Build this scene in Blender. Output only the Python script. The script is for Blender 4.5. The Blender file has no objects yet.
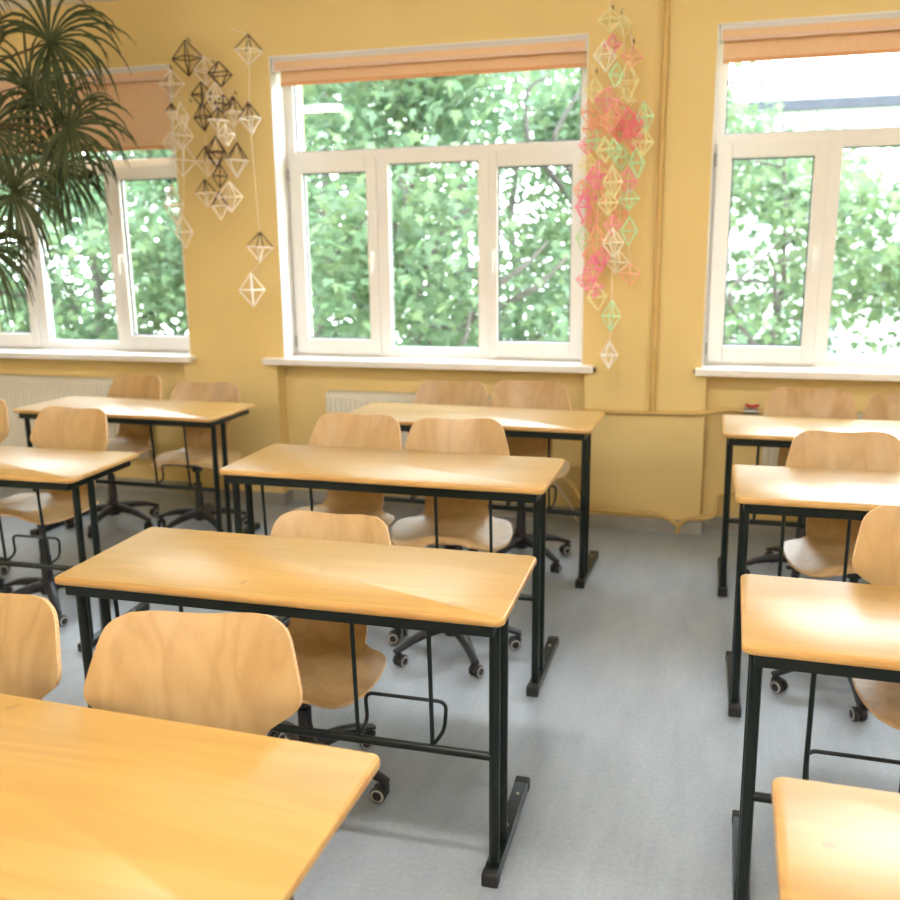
import bpy, math, random
import numpy as np
from mathutils import Vector, Matrix
random.seed(7)
RNG = np.random.default_rng(11)
sc = bpy.context.scene
COL = sc.collection
PI = math.pi
WY = 5.3153            # room face of the window wall
H = 0.801              # desk height
CEIL = 3.142
CR = (.96169659, .27383726, -.01236252); CU = (-.04876394, .21528729, .97533249); CF = (-.26974387, .93737108, -.22039443)   # camera axes
CZ = 1.6756365; CFL = 921.445

# ------------------------------------------------------------------ mesh builder
class MB:
    def __init__(s):
        s.v = []; s.f = []; s.m = []; s.sm = []
    def add(s, verts, faces, mat=0, smooth=False):
        o = len(s.v)
        s.v += [tuple(p) for p in verts]
        for f in faces:
            s.f.append(tuple(o + i for i in f)); s.m.append(mat); s.sm.append(smooth)
    def box(s, x0, x1, y0, y1, z0, z1, mat=0, bev=0.0):
        if bev <= 0:
            v = [(x, y, z) for z in (z0, z1) for y in (y0, y1) for x in (x0, x1)]
            s.add(v, [(0, 2, 3, 1), (4, 5, 7, 6), (0, 1, 5, 4), (2, 6, 7, 3), (0, 4, 6, 2), (1, 3, 7, 5)], mat)
        else:
            b = min(bev, (x1-x0)*.49, (y1-y0)*.49, (z1-z0)*.49)
            import bmesh
            bm = bmesh.new()
            r = bmesh.ops.create_cube(bm, size=1)
            for q in bm.verts:
                q.co = Vector((x0 + (q.co.x+.5)*(x1-x0), y0 + (q.co.y+.5)*(y1-y0), z0 + (q.co.z+.5)*(z1-z0)))
            bmesh.ops.bevel(bm, geom=list(bm.edges), offset=b, segments=2, affect='EDGES', profile=.6)
            bm.verts.index_update()
            s.add([q.co for q in bm.verts], [[q.index for q in f.verts] for f in bm.faces], mat, False)
            bm.free()
    def tube(s, pts, r, n=10, mat=0, caps=True, smooth=True, closed=False):
        pts = [Vector(p) for p in pts]
        k = len(pts)
        rr = r if isinstance(r, (list, tuple)) else [r]*k
        tang = []
        for i in range(k):
            if closed:
                t = (pts[(i+1) % k]-pts[i]).normalized() + (pts[i]-pts[i-1]).normalized()
            elif i == 0: t = pts[1]-pts[0]
            elif i == k-1: t = pts[-1]-pts[-2]
            else: t = (pts[i+1]-pts[i]).normalized() + (pts[i]-pts[i-1]).normalized()
            tang.append(t.normalized())
        t0 = tang[0]
        a = Vector((0, 0, 1)) if abs(t0.z) < .9 else Vector((1, 0, 0))
        u = t0.cross(a).normalized()
        V = []
        for i in range(k):
            t = tang[i]
            u = (u - t*u.dot(t)).normalized()
            w = t.cross(u)
            f = 1.0
            if 0 < i < k-1:
                c = (pts[i]-pts[i-1]).normalized().dot(t)
                f = 1/max(c, .5)
            for j in range(n):
                an = 2*PI*j/n
                V.append(pts[i] + (u*math.cos(an) + w*math.sin(an))*rr[i]*(f if f < 1.3 else 1.3))
        F = []
        rng = range(k) if closed else range(k-1)
        for i in rng:
            i2 = (i+1) % k
            for j in range(n):
                j2 = (j+1) % n
                F.append((i*n+j, i*n+j2, i2*n+j2, i2*n+j))
        s.add(V, F, mat, smooth)
        if caps and not closed:
            o = len(s.v) - k*n
            s.f.append(tuple(o + j for j in reversed(range(n)))); s.m.append(mat); s.sm.append(False)
            s.f.append(tuple(o + (k-1)*n + j for j in range(n))); s.m.append(mat); s.sm.append(False)
    def lathe(s, prof, n=24, center=(0, 0, 0), axis='z', mat=0, smooth=True):
        V = []
        for r, h in prof:
            for j in range(n):
                a = 2*PI*j/n
                p = (r*math.cos(a), r*math.sin(a), h)
                if axis == 'x': p = (p[2], p[0], p[1])
                if axis == 'y': p = (p[0], p[2], p[1])
                V.append((p[0]+center[0], p[1]+center[1], p[2]+center[2]))
        F = []
        for i in range(len(prof)-1):
            for j in range(n):
                j2 = (j+1) % n
                F.append((i*n+j, i*n+j2, (i+1)*n+j2, (i+1)*n+j))
        s.add(V, F, mat, smooth)
        o = len(s.v)-len(V)
        if prof[0][0] > 1e-6:
            s.f.append(tuple(o+j for j in reversed(range(n)))); s.m.append(mat); s.sm.append(False)
        if prof[-1][0] > 1e-6:
            s.f.append(tuple(o+(len(prof)-1)*n+j for j in range(n))); s.m.append(mat); s.sm.append(False)
    def mesh(s, name, mats, sharp=35):
        me = bpy.data.meshes.new(name)
        me.from_pydata(s.v, [], s.f)
        for m in (mats if isinstance(mats, (list, tuple)) else [mats]):
            me.materials.append(m)
        me.polygons.foreach_set('material_index', s.m)
        me.polygons.foreach_set('use_smooth', s.sm)
        me.update()
        if any(s.sm):
            me.set_sharp_from_angle(angle=math.radians(sharp))
        return me
    def obj(s, name, mats, parent=None, sharp=35, loc=None):
        o = bpy.data.objects.new(name, s.mesh(name, mats, sharp))
        COL.objects.link(o)
        if parent: o.parent = parent
        if loc: o.location = loc
        return o

def tag(o, label=None, cat=None, group=None, kind=None):
    if label: o['label'] = label
    if cat: o['category'] = cat
    if group: o['group'] = group
    if kind: o['kind'] = kind
    return o

def thing(name, label, cat, loc=(0, 0, 0), rz=0.0, group=None):
    o = bpy.data.objects.new(name, None)
    o.empty_display_size = .1
    COL.objects.link(o)
    o.location = loc; o.rotation_euler = (0, 0, rz)
    return tag(o, label, cat, group)

def structure(mb, name, mats, parent=None, label=None, sharp=35):
    o = mb.obj(name, mats, parent, sharp)
    if parent is None:
        o['kind'] = 'structure'
    if label: o['label'] = label
    return o

def copy_tree(o, parent=None):
    c = o.copy(); COL.objects.link(c)
    if parent: c.parent = parent
    for ch in list(o.children):
        copy_tree(ch, c)
    return c

# ------------------------------------------------------------------ materials
def mat(name, color=(.8, .8, .8), rough=.5, metal=0.0, spec=.5, coat=0.0):
    m = bpy.data.materials.new(name); m.use_nodes = True
    b = m.node_tree.nodes['Principled BSDF']
    b.inputs['Base Color'].default_value = (*color, 1)
    b.inputs['Roughness'].default_value = rough
    b.inputs['Metallic'].default_value = metal
    b.inputs['Specular IOR Level'].default_value = spec
    b.inputs['Coat Weight'].default_value = coat
    return m

def nd(m, t, **kw):
    n = m.node_tree.nodes.new(t)
    for k, v in kw.items():
        if k in n.inputs.keys(): n.inputs[k].default_value = v
        else: setattr(n, k, v)
    return n

def lk(m, a, b): m.node_tree.links.new(a, b)
def bsdf(m): return m.node_tree.nodes['Principled BSDF']

def ramp(m, fac, stops):
    r = m.node_tree.nodes.new('ShaderNodeValToRGB')
    while len(r.color_ramp.elements) < len(stops): r.color_ramp.elements.new(.5)
    for e, (p, c) in zip(r.color_ramp.elements, stops):
        e.position = p; e.color = (*c, 1)
    lk(m, fac, r.inputs[0])
    return r

def mottled(name, c0, c1, scale=4, rough=.6, detail=5, bump=0.0, bscale=60, spec=.4, stretch=(1, 1, 1), lo=.35, hi=.65):
    m = mat(name, c0, rough, spec=spec)
    tc = nd(m, 'ShaderNodeTexCoord')
    mp = nd(m, 'ShaderNodeMapping'); mp.inputs['Scale'].default_value = stretch
    lk(m, tc.outputs['Object'], mp.inputs[0])
    nz = nd(m, 'ShaderNodeTexNoise', Scale=scale, Detail=detail)
    lk(m, mp.outputs[0], nz.inputs['Vector'])
    r = ramp(m, nz.outputs['Fac'], [(lo, c0), (hi, c1)])
    lk(m, r.outputs[0], bsdf(m).inputs['Base Color'])
    if bump:
        n2 = nd(m, 'ShaderNodeTexNoise', Scale=bscale, Detail=3)
        lk(m, tc.outputs['Object'], n2.inputs['Vector'])
        bp = nd(m, 'ShaderNodeBump', Strength=bump, Distance=.004)
        lk(m, n2.outputs['Fac'], bp.inputs['Height'])
        lk(m, bp.outputs[0], bsdf(m).inputs['Normal'])
    return m

def wood(name, cols, axis, rough=.3, scale=1.0, coat=.0, spec=.5, flecks=False):
    """beech / birch veneer, grain along the given local axis"""
    m = mat(name, cols[1], rough, spec=spec, coat=coat)
    tc = nd(m, 'ShaderNodeTexCoord'); oi = nd(m, 'ShaderNodeObjectInfo')
    add = nd(m, 'ShaderNodeVectorMath', operation='ADD')
    sc1 = nd(m, 'ShaderNodeVectorMath', operation='SCALE')
    cmb = nd(m, 'ShaderNodeCombineXYZ')
    for k in range(3): lk(m, oi.outputs['Random'], cmb.inputs[k])
    lk(m, cmb.outputs[0], sc1.inputs[0]); sc1.inputs['Scale'].default_value = 17.0
    lk(m, tc.outputs['Object'], add.inputs[0]); lk(m, sc1.outputs[0], add.inputs[1])
    mp = nd(m, 'ShaderNodeMapping')
    s = [9*scale, 9*scale, 9*scale]; s[axis] = 1.1*scale
    mp.inputs['Scale'].default_value = s
    lk(m, add.outputs[0], mp.inputs[0])
    n1 = nd(m, 'ShaderNodeTexNoise', Scale=1.0, Detail=2.0, Distortion=.6)
    lk(m, mp.outputs[0], n1.inputs['Vector'])
    mul = nd(m, 'ShaderNodeMath', operation='MULTIPLY'); mul.inputs[1].default_value = 7.0
    lk(m, n1.outputs['Fac'], mul.inputs[0])
    fr = nd(m, 'ShaderNodeMath', operation='PINGPONG'); fr.inputs[1].default_value = 1.0
    lk(m, mul.outputs[0], fr.inputs[0])
    mp2 = nd(m, 'ShaderNodeMapping')
    s2 = [160*scale]*3; s2[axis] = 5*scale
    mp2.inputs['Scale'].default_value = s2
    lk(m, add.outputs[0], mp2.inputs[0])
    n2 = nd(m, 'ShaderNodeTexNoise', Scale=1.0, Detail=3.0)
    lk(m, mp2.outputs[0], n2.inputs['Vector'])
    n3 = nd(m, 'ShaderNodeTexNoise', Scale=2.3, Detail=2.0)
    lk(m, add.outputs[0], n3.inputs['Vector'])
    m1 = nd(m, 'ShaderNodeMath', operation='MULTIPLY_ADD'); m1.inputs[1].default_value = .42; 
    lk(m, fr.outputs[0], m1.inputs[0])
    m2 = nd(m, 'ShaderNodeMath', operation='MULTIPLY'); m2.inputs[1].default_value = .28
    lk(m, n2.outputs['Fac'], m2.inputs[0]); lk(m, m2.outputs[0], m1.inputs[2])
    m3 = nd(m, 'ShaderNodeMath', operation='MULTIPLY_ADD'); m3.inputs[1].default_value = .55
    lk(m, n3.outputs['Fac'], m3.inputs[0]); lk(m, m1.outputs[0], m3.inputs[2])
    r = ramp(m, m3.outputs[0], [(.25, cols[0]), (.6, cols[1]), (1.0, cols[2])])
    out = r.outputs[0]
    if flecks:
        n4 = nd(m, 'ShaderNodeTexNoise', Scale=14.0, Detail=1.0)
        lk(m, add.outputs[0], n4.inputs['Vector'])
        r4 = ramp(m, n4.outputs['Fac'], [(.73, (0, 0, 0)), (.78, (1, 1, 1))])
        mx = nd(m, 'ShaderNodeMixRGB'); mx.inputs[2].default_value = (*[c*.55 for c in cols[0]], 1)
        sm = nd(m, 'ShaderNodeMath', operation='MULTIPLY'); sm.inputs[1].default_value = .5
        lk(m, r4.outputs[0], sm.inputs[0]); lk(m, sm.outputs[0], mx.inputs[0]); lk(m, out, mx.inputs[1])
        out = mx.outputs[0]
    lk(m, out, bsdf(m).inputs['Base Color'])
    return m

M = {}
M['wall'] = mottled('yellow_wall_paint', (.765, .58, .25), (.80, .615, .275), 1.3, .55, bump=.12, bscale=90)
M['ceil'] = mottled('ceiling_paint', (.82, .77, .70), (.85, .80, .73), 2, .8)
M['white'] = mottled('white_plaster', (.85, .84, .83), (.88, .87, .86), 3, .6)
M['pvc'] = mottled('white_window_plastic', (.86, .85, .85), (.89, .88, .88), 3, .3)
M['handle'] = mat('white_handle_plastic', (.95, .95, .95), .25)
M['gasket'] = mat('dark_window_gasket', (.08, .09, .11), .6)
M['sill'] = mottled('white_sill', (.84, .82, .80), (.88, .86, .84), 4, .3)
M['sillcap'] = mat('dark_sill_end', (.03, .025, .02), .6)
M['rad'] = mottled('radiator_enamel', (.74, .70, .60), (.78, .74, .64), 3, .35)
M['base'] = mottled('grey_skirting', (.30, .29, .27), (.36, .35, .33), 5, .5)
M['pipe'] = mottled('painted_pipe', (.60, .40, .13), (.66, .46, .18), 9, .4)
M['red'] = mat('red_valve_plastic', (.45, .015, .02), .4)
M['blind'] = mottled('apricot_blind_fabric', (.82, .55, .34), (.85, .59, .37), 60, .8, bump=.2, bscale=400)
M['hem'] = mottled('blind_hem', (.72, .38, .20), (.76, .41, .22), 60, .8)
M['strip'] = mat('blind_valance_strip', (.78, .54, .44), .5)
M['rail'] = mat('blind_rail', (.72, .68, .68), .35)
M['black'] = mottled('dark_green_black_steel', (.004, .008, .007), (.007, .012, .0105), 12, .30, spec=.32)
M['rubber'] = mat('black_rubber', (.012, .012, .012), .6)
M['plastic'] = mottled('black_chair_plastic', (.014, .014, .017), (.02, .02, .024), 20, .42)
M['chrome'] = mat('grey_caster_ring', (.42, .42, .42), .35, metal=.2)
M['screw'] = mat('screw_metal', (.4, .38, .34), .35, metal=.9)
M['desk'] = wood('beech_desktop', [(.425, .24, .058), (.48, .28, .072), (.53, .32, .095)], 0, .34, spec=.85, flecks=True)
M['deskedge'] = wood('desktop_edge', [(.40, .20, .055), (.54, .31, .10), (.60, .36, .13)], 0, .35)
M['ply'] = wood('chair_plywood', [(.375, .23, .092), (.45, .29, .128), (.50, .34, .165)], 2, .36)
M['plyedge'] = mottled('plywood_edge', (.62, .38, .18), (.74, .50, .28), 90, .5)
M['thread'] = mat('pale_thread', (.86, .78, .64), .8)
M['nail'] = mat('dark_nail', (.06, .04, .03), .5)
STRAW = dict(w=(.90, .79, .68), W=(.90, .84, .78), b=(.075, .035, .018), y=(.90, .84, .48), g=(.58, .84, .52),
             p=(.92, .36, .42), s=(.92, .48, .33), m=(.95, .30, .50), t=(.92, .90, .76), h=(.95, .27, .34))
for k, c in STRAW.items(): M['straw_'+k] = mat('painted_straw_'+k, c, .55)
M['palm'] = mottled('palm_leaf', (.06, .078, .034), (.105, .125, .058), 12, .5)
M['palmstem'] = mottled('palm_fibre', (.06, .04, .02), (.12, .085, .045), 30, .9)
M['pot'] = mottled('terracotta_pot', (.35, .14, .07), (.42, .18, .10), 10, .8)
M['soil'] = mottled('potting_soil', (.02, .014, .01), (.05, .035, .025), 60, .95)
M['cable'] = mat('white_cable', (.7, .66, .58), .5)

# floor: blue grey linoleum with soft cloudy streaks and scuffs
m = mat('grey_linoleum', (.34, .35, .37), .42, spec=.65); M['floor'] = m
tc = nd(m, 'ShaderNodeTexCoord')
mp = nd(m, 'ShaderNodeMapping'); mp.inputs['Scale'].default_value = (3.5, .9, 1); lk(m, tc.outputs['Object'], mp.inputs[0])
nz = nd(m, 'ShaderNodeTexNoise', Scale=2.2, Detail=7, Roughness=.62); lk(m, mp.outputs[0], nz.inputs['Vector'])
r1 = ramp(m, nz.outputs['Fac'], [(.3, (.255, .295, .345)), (.55, (.31, .355, .41)), (.75, (.355, .40, .455))])
nv = nd(m, 'ShaderNodeTexNoise', Scale=70, Detail=3); lk(m, tc.outputs['Object'], nv.inputs['Vector'])
mx = nd(m, 'ShaderNodeMixRGB', blend_type='OVERLAY'); mx.inputs[0].default_value = .18
lk(m, r1.outputs[0], mx.inputs[1]); lk(m, nv.outputs['Fac'], mx.inputs[2])
lk(m, mx.outputs[0], bsdf(m).inputs['Base Color'])

# window glass: clear with a Fresnel reflection
m = bpy.data.materials.new('window_glass'); m.use_nodes = True; M['glass'] = m
nt = m.node_tree; nt.nodes.remove(nt.nodes['Principled BSDF'])
tr = nd(m, 'ShaderNodeBsdfTransparent'); tr.inputs[0].default_value = (.97, .985, .975, 1)
gl = nd(m, 'ShaderNodeBsdfGlossy', Roughness=.0); fr = nd(m, 'ShaderNodeFresnel', IOR=1.5)
ms = nd(m, 'ShaderNodeMixShader'); 
# the far side of the thin pane adds no total internal reflection
ge = nd(m, 'ShaderNodeNewGeometry'); mb_ = nd(m, 'ShaderNodeMath', operation='SUBTRACT'); mb_.inputs[0].default_value = 1.0
lk(m, ge.outputs['Backfacing'], mb_.inputs[1]); mf = nd(m, 'ShaderNodeMath', operation='MULTIPLY')
lk(m, fr.outputs[0], mf.inputs[0]); lk(m, mb_.outputs[0], mf.inputs[1])
lk(m, mf.outputs[0], ms.inputs[0]); lk(m, tr.outputs[0], ms.inputs[1]); lk(m, gl.outputs[0], ms.inputs[2])
lk(m, ms.outputs[0], nt.nodes['Material Output'].inputs[0])

# maple leaves, lit through
def leafmat(name, c0, c1, c2):
    m = bpy.data.materials.new(name); m.use_nodes = True
    b = bsdf(m); b.inputs['Roughness'].default_value = .5
    g = nd(m, 'ShaderNodeNewGeometry')
    nz = nd(m, 'ShaderNodeTexNoise', Scale=1.6, Detail=3); lk(m, g.outputs['Position'], nz.inputs['Vector'])
    r = ramp(m, nz.outputs['Fac'], [(.3, c0), (.5, c1), (.72, c2)])
    lk(m, r.outputs[0], b.inputs['Base Color'])
    t = nd(m, 'ShaderNodeBsdfTranslucent'); lk(m, r.outputs[0], t.inputs[0])
    ms = nd(m, 'ShaderNodeMixShader'); ms.inputs[0].default_value = .5
    lk(m, b.outputs[0], ms.inputs[1]); lk(m, t.outputs[0], ms.inputs[2])
    lk(m, ms.outputs[0], m.node_tree.nodes['Material Output'].inputs[0])
    return m
M['leafa'] = leafmat('maple_leaf_green', (.06, .115, .06), (.10, .17, .09), (.16, .235, .13))
M['leafb'] = leafmat('maple_leaf_yellow_green', (.09, .145, .068), (.145, .215, .10), (.205, .285, .14))
M['bark'] = mottled('tree_bark', (.055, .05, .045), (.10, .09, .082), 9, .9, bump=.6, bscale=14, stretch=(1, 1, .25))
M['grass'] = mottled('lawn', (.10, .18, .05), (.16, .26, .08), 3, .95)
M['bwall'] = mottled('pale_render', (.70, .69, .68), (.74, .73, .72), 1, .8)
M['broof'] = mottled('blue_grey_roof', (.022, .026, .038), (.030, .034, .048), 2, .6)
M['bglass'] = mat('far_window_glass', (.25, .28, .32), .1)

# lamp diffuser
m = bpy.data.materials.new('lamp_diffuser'); m.use_nodes = True; M['lamp'] = m
b = bsdf(m); b.inputs['Base Color'].default_value = (.9, .88, .82, 1)
b.inputs['Emission Color'].default_value = (1.0, .94, .86, 1); b.inputs['Emission Strength'].default_value = 54.0

# ------------------------------------------------------------------ room shell
XL, XR, YB = -6.5, 5.2, -4.2
WT = .45
OPEN = [(-5.170, -3.284), (-2.6135, -.727), (-.0585, 1.828), (2.4965, 4.383)]  # last opening is an unseen window, added for daylight on the right-hand desks
NICHE = [(-5.20, -3.345), (-2.672, -.712), (-.030, 1.80), (2.525, 4.355)]
Z0, Z1 = .972, 2.757
ND = .12

mb = MB(); mb.box(XL, XR, YB, WY+ND, -.1, 0); structure(mb, 'floor', M['floor'])
mb = MB(); mb.box(XL, XR, YB, WY, CEIL, CEIL+.1); structure(mb, 'ceiling', M['ceil'])
mb = MB()
edges = [XL] + [e for o in OPEN for e in o] + [XR]
nedges = [XL] + [e for o in NICHE for e in o] + [XR]
for i in range(0, len(edges), 2):
    mb.box(edges[i], edges[i+1], WY, WY+WT, Z0-.04, CEIL+.1)
    mb.box(nedges[i], nedges[i+1], WY, WY+WT, -.1, Z0-.04)
for (a, b), (c, d) in zip(OPEN, NICHE):
    mb.box(a, b, WY, WY+WT, Z1, CEIL+.1)
    mb.box(c, d, WY+ND, WY+WT, -.1, Z0-.04)
structure(mb, 'wall_back', M['wall'])
mb = MB(); mb.box(XL-.1, XL, YB, WY+WT, -.1, CEIL+.1); structure(mb, 'wall_left', M['wall'])
mb = MB(); mb.box(XR, XR+.1, YB, WY+WT, -.1, CEIL+.1); structure(mb, 'wall_right', M['wall'])
mb = MB(); mb.box(XL-.1, XR+.1, YB-.1, YB, -.1, CEIL+.1); structure(mb, 'wall_front', M['wall'])

# skirting follows piers and niches
mb = MB(); t = .014; hb = .078
for i in range(0, len(edges), 2):
    a, b = nedges[i], nedges[i+1]; l, r = i > 0, i < len(edges)-2
    mb.box(a-(t if l else 0), b+(t if r else 0), WY-t, WY, 0, hb)
    if l: mb.box(a-t, a, WY, WY+ND, 0, hb)
    if r: mb.box(b, b+t, WY, WY+ND, 0, hb)
for c, d in NICHE:
    mb.box(c+t, d-t, WY+ND-t, WY+ND, 0, hb)
structure(mb, 'baseboard_back', M['base'])

# ------------------------------------------------------------------ windows
FY = WY + .17          # room face of the frames
def frame_rect(mb, x0, x1, z0, z1, w, y0, y1, mat=0, bev=.004, wl=None, wr=None, wt=None, wb=None):
    wl = wl or w; wr = wr or w; wt = wt or w; wb = wb or w
    mb.box(x0, x0+wl, y0, y1, z0, z1, mat, bev); mb.box(x1-wr, x1, y0, y1, z0, z1, mat, bev)
    mb.box(x0+wl, x1-wr, y0, y1, z1-wt, z1, mat, bev); mb.box(x0+wl, x1-wr, y0, y1, z0, z0+wb, mat, bev)

def handle(parent, x, z):
    mb = MB()
    mb.box(x-.014, x+.014, FY-.032, FY-.02, z-.035, z+.035, 0, .004)
    mb.tube([(x, FY-.03, z+.012), (x, FY-.06, z+.012)], .009, 8)
    mb.tube([(x, FY-.058, z+.018), (x, FY-.062, z-.03), (x, FY-.06, z-.11)], [.010, .010, .007], 8)
    mb.obj('window_handle', M['handle'], parent)

def pane(parent, x0, x1, z0, z1, y, gasket=True):
    mb = MB(); mb.box(x0, x1, y, y+.005, z0, z1, 0)
    mb.obj('glass_pane', M['glass'], parent)

for k, (a, b) in enumerate(OPEN):
    W = thing('window_%d' % (k+1), None, None, (0, 0, 0)); W['kind'] = 'structure'
    W['label'] = ['white plastic window behind the palm, blind lowered furthest', 'white three-part window between the two straw mobiles',
                  'white window at the right edge with pale sky behind', 'white window added for daylight, unseen beyond the right edge of the photo'][k]
    zt = 2.173
    mb = MB()
    frame_rect(mb, a, b, Z0, Z1, .06, FY+.005, FY+.075)
    mb.box(a+.06, b-.06, FY+.005, FY+.075, zt, 2.229, 0, .004)          # transom
    mul = [a+.612, a+1.279]
    for x in mul: mb.box(x-.03, x+.03, FY+.005, FY+.075, Z0+.06, zt, 0, .004)
    mb.obj('window_frame', M['pvc'], W)
    pane(W, a+.06, b-.06, 2.229, Z1-.06, FY+.04)
    mb = MB(); frame_rect(mb, a+.055, b-.055, 2.224, Z1-.055, .012, FY+.03, FY+.038, 0, 0)
    frame_rect(mb, mul[0]+.045, mul[1]-.045, Z0+.05, 2.145, .012, FY+.03, FY+.038, 0, 0)
    mb.obj('pane_seal', M['gasket'], W)
    # fixed centre pane
    mb = MB(); frame_rect(mb, mul[0]-.015, mul[1]+.015, Z0+.02, zt+.01, .068, FY+.0, FY+.06, 0, .004, wt=.043, wb=.036)
    mb.obj('fixed_pane_bead', M['pvc'], W)
    pane(W, mul[0]+.052, mul[1]-.054, Z0+.055, 2.141, FY+.045)
    # side sashes
    for si, (x0, x1) in enumerate(((a+.022, mul[0]-.02), (mul[1]+.02, b-.022))):
        mb = MB()
        frame_rect(mb, x0, x1, Z0+.012, zt+.012, .084, FY-.02, FY+.05, 0, .007, wl=.084 if si == 0 else .05, wr=.064 if si == 0 else .078, wt=.085, wb=.096)
        S = mb.obj('window_sash', M['pvc'], W)
        mb = MB(); gl, gr = (.083, .063) if si == 0 else (.049, .077)
        frame_rect(mb, x0+gl, x1-gr, Z0+.107, zt-.072, .009, FY+.008, FY+.016, 0, 0)
        mb.obj('pane_seal', M['gasket'], S)
        pane(S, x0+gl, x1-gr, Z0+.107, zt-.072, FY+.02)
        handle(S, (x1-.03) if si == 0 else (x0+.026), 1.60)
        hx = x0-.004 if si == 0 else x1+.004
        for hz in (Z0+.09, zt-.08):
            mb = MB(); mb.tube([(hx, FY-.024, hz-.035), (hx, FY-.024, hz+.035)], .006, 8); mb.obj('sash_hinge', M['chrome'], S)
    # sill board
    mb = MB(); sl, sr = a-(.13, .13, .035, .05)[k], b+(.025, .07, .07, .07)[k]; mb.box(sl, sr, WY-.065, FY+.01, Z0-.04, Z0, 0, .006)
    S = mb.obj('window_sill', M['sill'], W)
    mb = MB(); mb.box(sr, sr+.013, WY-.05, WY-.002, Z0-.032, Z0-.012); mb.obj('sill_end_cap', M['sillcap' if k else 'sill'], S)
    mb = MB(); mb.box(sl-.008, sl, WY-.03, WY-.002, Z0-.028, Z0-.012); mb.obj('sill_end_cap', M['sillcap' if k > 1 else 'sill'], S)
    # plaster reveals
    mb = MB()
    mb.box(a-.001, a+.006, WY-.001, FY+.02, Z0, Z1); mb.box(b-.006, b+.001, WY-.001, FY+.02, Z0, Z1)
    mb.box(a, b, WY-.001, FY+.02, Z1-.006, Z1+.001)
    structure(mb, 'trim_%d' % (k+1), M['white'])

# roller blinds
BL = [('roller_blind', 'apricot roller blind pulled low over the window behind the palm', 2.272),
      ('roller_blind', 'apricot roller blind rolled up over the window between the straw mobiles', 2.60),
      ('roller_blind', 'apricot roller blind rolled up over the window at the right edge', 2.575),
      ('roller_blind', 'apricot roller blind rolled up over the added window beyond the right edge', 2.59)]
for (a, b), (nm, lab, zb) in zip(OPEN, BL):
    T = thing(nm, lab, 'blind', (0, 0, 0), 0, 'apricot roller blinds')
    x0, x1 = a+.02, b-.012
    mb = MB(); mb.box(x0, x1, WY+.012, WY+.075, Z1-.030, Z1-.004, 0, .004); mb.obj('head_rail', M['rail'], T)
    mb = MB(); mb.box(x0+.004, x1-.002, WY+.016, WY+.022, Z1-.068, Z1-.030); mb.obj('valance', M['blind'], T)
    mb = MB(); mb.box(x0+.004, x1-.002, WY+.0145, WY+.0235, Z1-.082, Z1-.064, 0, .003); mb.obj('valance_strip', M['strip'], T)
    mb = MB(); mb.lathe([(.021, x0+.012), (.021, x1-.008)], 20, (0, WY+.050, Z1-.056), 'x'); mb.obj('fabric_roll', M['blind'], T)
    for x in (x0-.008, x1-.006):
        mb = MB(); mb.box(x, x+.012, WY+.008, WY+.085, Z1-.085, Z1-.006, 0, .005); mb.obj('bracket', M['rail'], T)
    mb = MB(); mb.box(x0+.012, x1-.004, WY+.077, WY+.0795, zb+.018, Z1-.05); F = mb.obj('blind_fabric', M['blind'], T)
    mb = MB(); mb.box(x0+.012, x1-.004, WY+.073, WY+.0835, zb, zb+.022, 0, .003); mb.obj('hem_bar', M['hem'], T)
    mb = MB()
    xc = x1-.012
    mb.tube([(xc, WY+.02, Z1-.08), (xc, WY+.02, Z1-.08-.55)], .0018, 5); mb.obj('pull_cord', M['rail'], T)

# ------------------------------------------------------------------ radiators and heating pipes
def radiator(x0, x1, z0, z1, lab):
    T = thing('radiator', lab, 'radiator', (0, 0, 0), 0, 'cream panel radiators')
    y0, y1 = WY+.016, WY+.112
    mb = MB()
    n = int((x1-x0)/.033)
    mb.box(x0, x1, y0+.008, y0+.02, z0, z1, 0, .004); mb.box(x0, x1, y1-.02, y1-.008, z0, z1, 0, .004)
    for i in range(n):
        x = x0 + (i+.5)*(x1-x0)/n
        mb.box(x-.0095, x+.0095, y0, y0+.012, z0+.03, z1-.03, 0, .005)
    mb.obj('radiator_panel', M['rad'], T)
    mb = MB(); mb.box(x0-.006, x1+.006, y0+.004, y1-.004, z1-.012, z1+.006, 0, .003)
    for i in range(int((x1-x0)/.02)):
        mb.box(x0+.01+i*.02, x0+.018+i*.02, y0+.022, y1-.022, z1+.006, z1+.008)
    mb.obj('top_grille', M['rad'], T)
    for x in (x0-.006, x1):
        mb = MB(); mb.box(x, x+.006, y0+.004, y1-.004, z0+.01, z1, 0, .002); mb.obj('side_panel', M['rad'], T)
    for x in (x0+.2, x1-.2):
        mb = MB(); mb.box(x-.015, x+.015, y1-.008, WY+ND-.002, z0+.05, z1-.05); mb.obj('wall_bracket', M['rad'], T)
radiator(-5.0, -3.70, .25, .785, 'cream ribbed radiator below the sill of the window behind the palm')
radiator(-2.345, -.96, .26, .752, 'cream ribbed radiator below the middle window, mostly behind a desk')
radiator(.30, 1.62, .26, .728, 'cream ribbed radiator beside the red valve under the right window')

def bend(pts, r=.03, n=5):
    """round the corners of a polyline"""
    P = [Vector(p) for p in pts]; out = [P[0]]
    for i in range(1, len(P)-1):
        a = (P[i-1]-P[i]); b = (P[i+1]-P[i])
        ra = min(r, a.length*.45, b.length*.45)
        p0 = P[i]+a.normalized()*ra; p1 = P[i]+b.normalized()*ra
        for k in range(n+1):
            t = k/n
            out.append(p0*(1-t)**2 + P[i]*2*t*(1-t) + p1*t*t)
    out.append(P[-1]); return out

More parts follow.
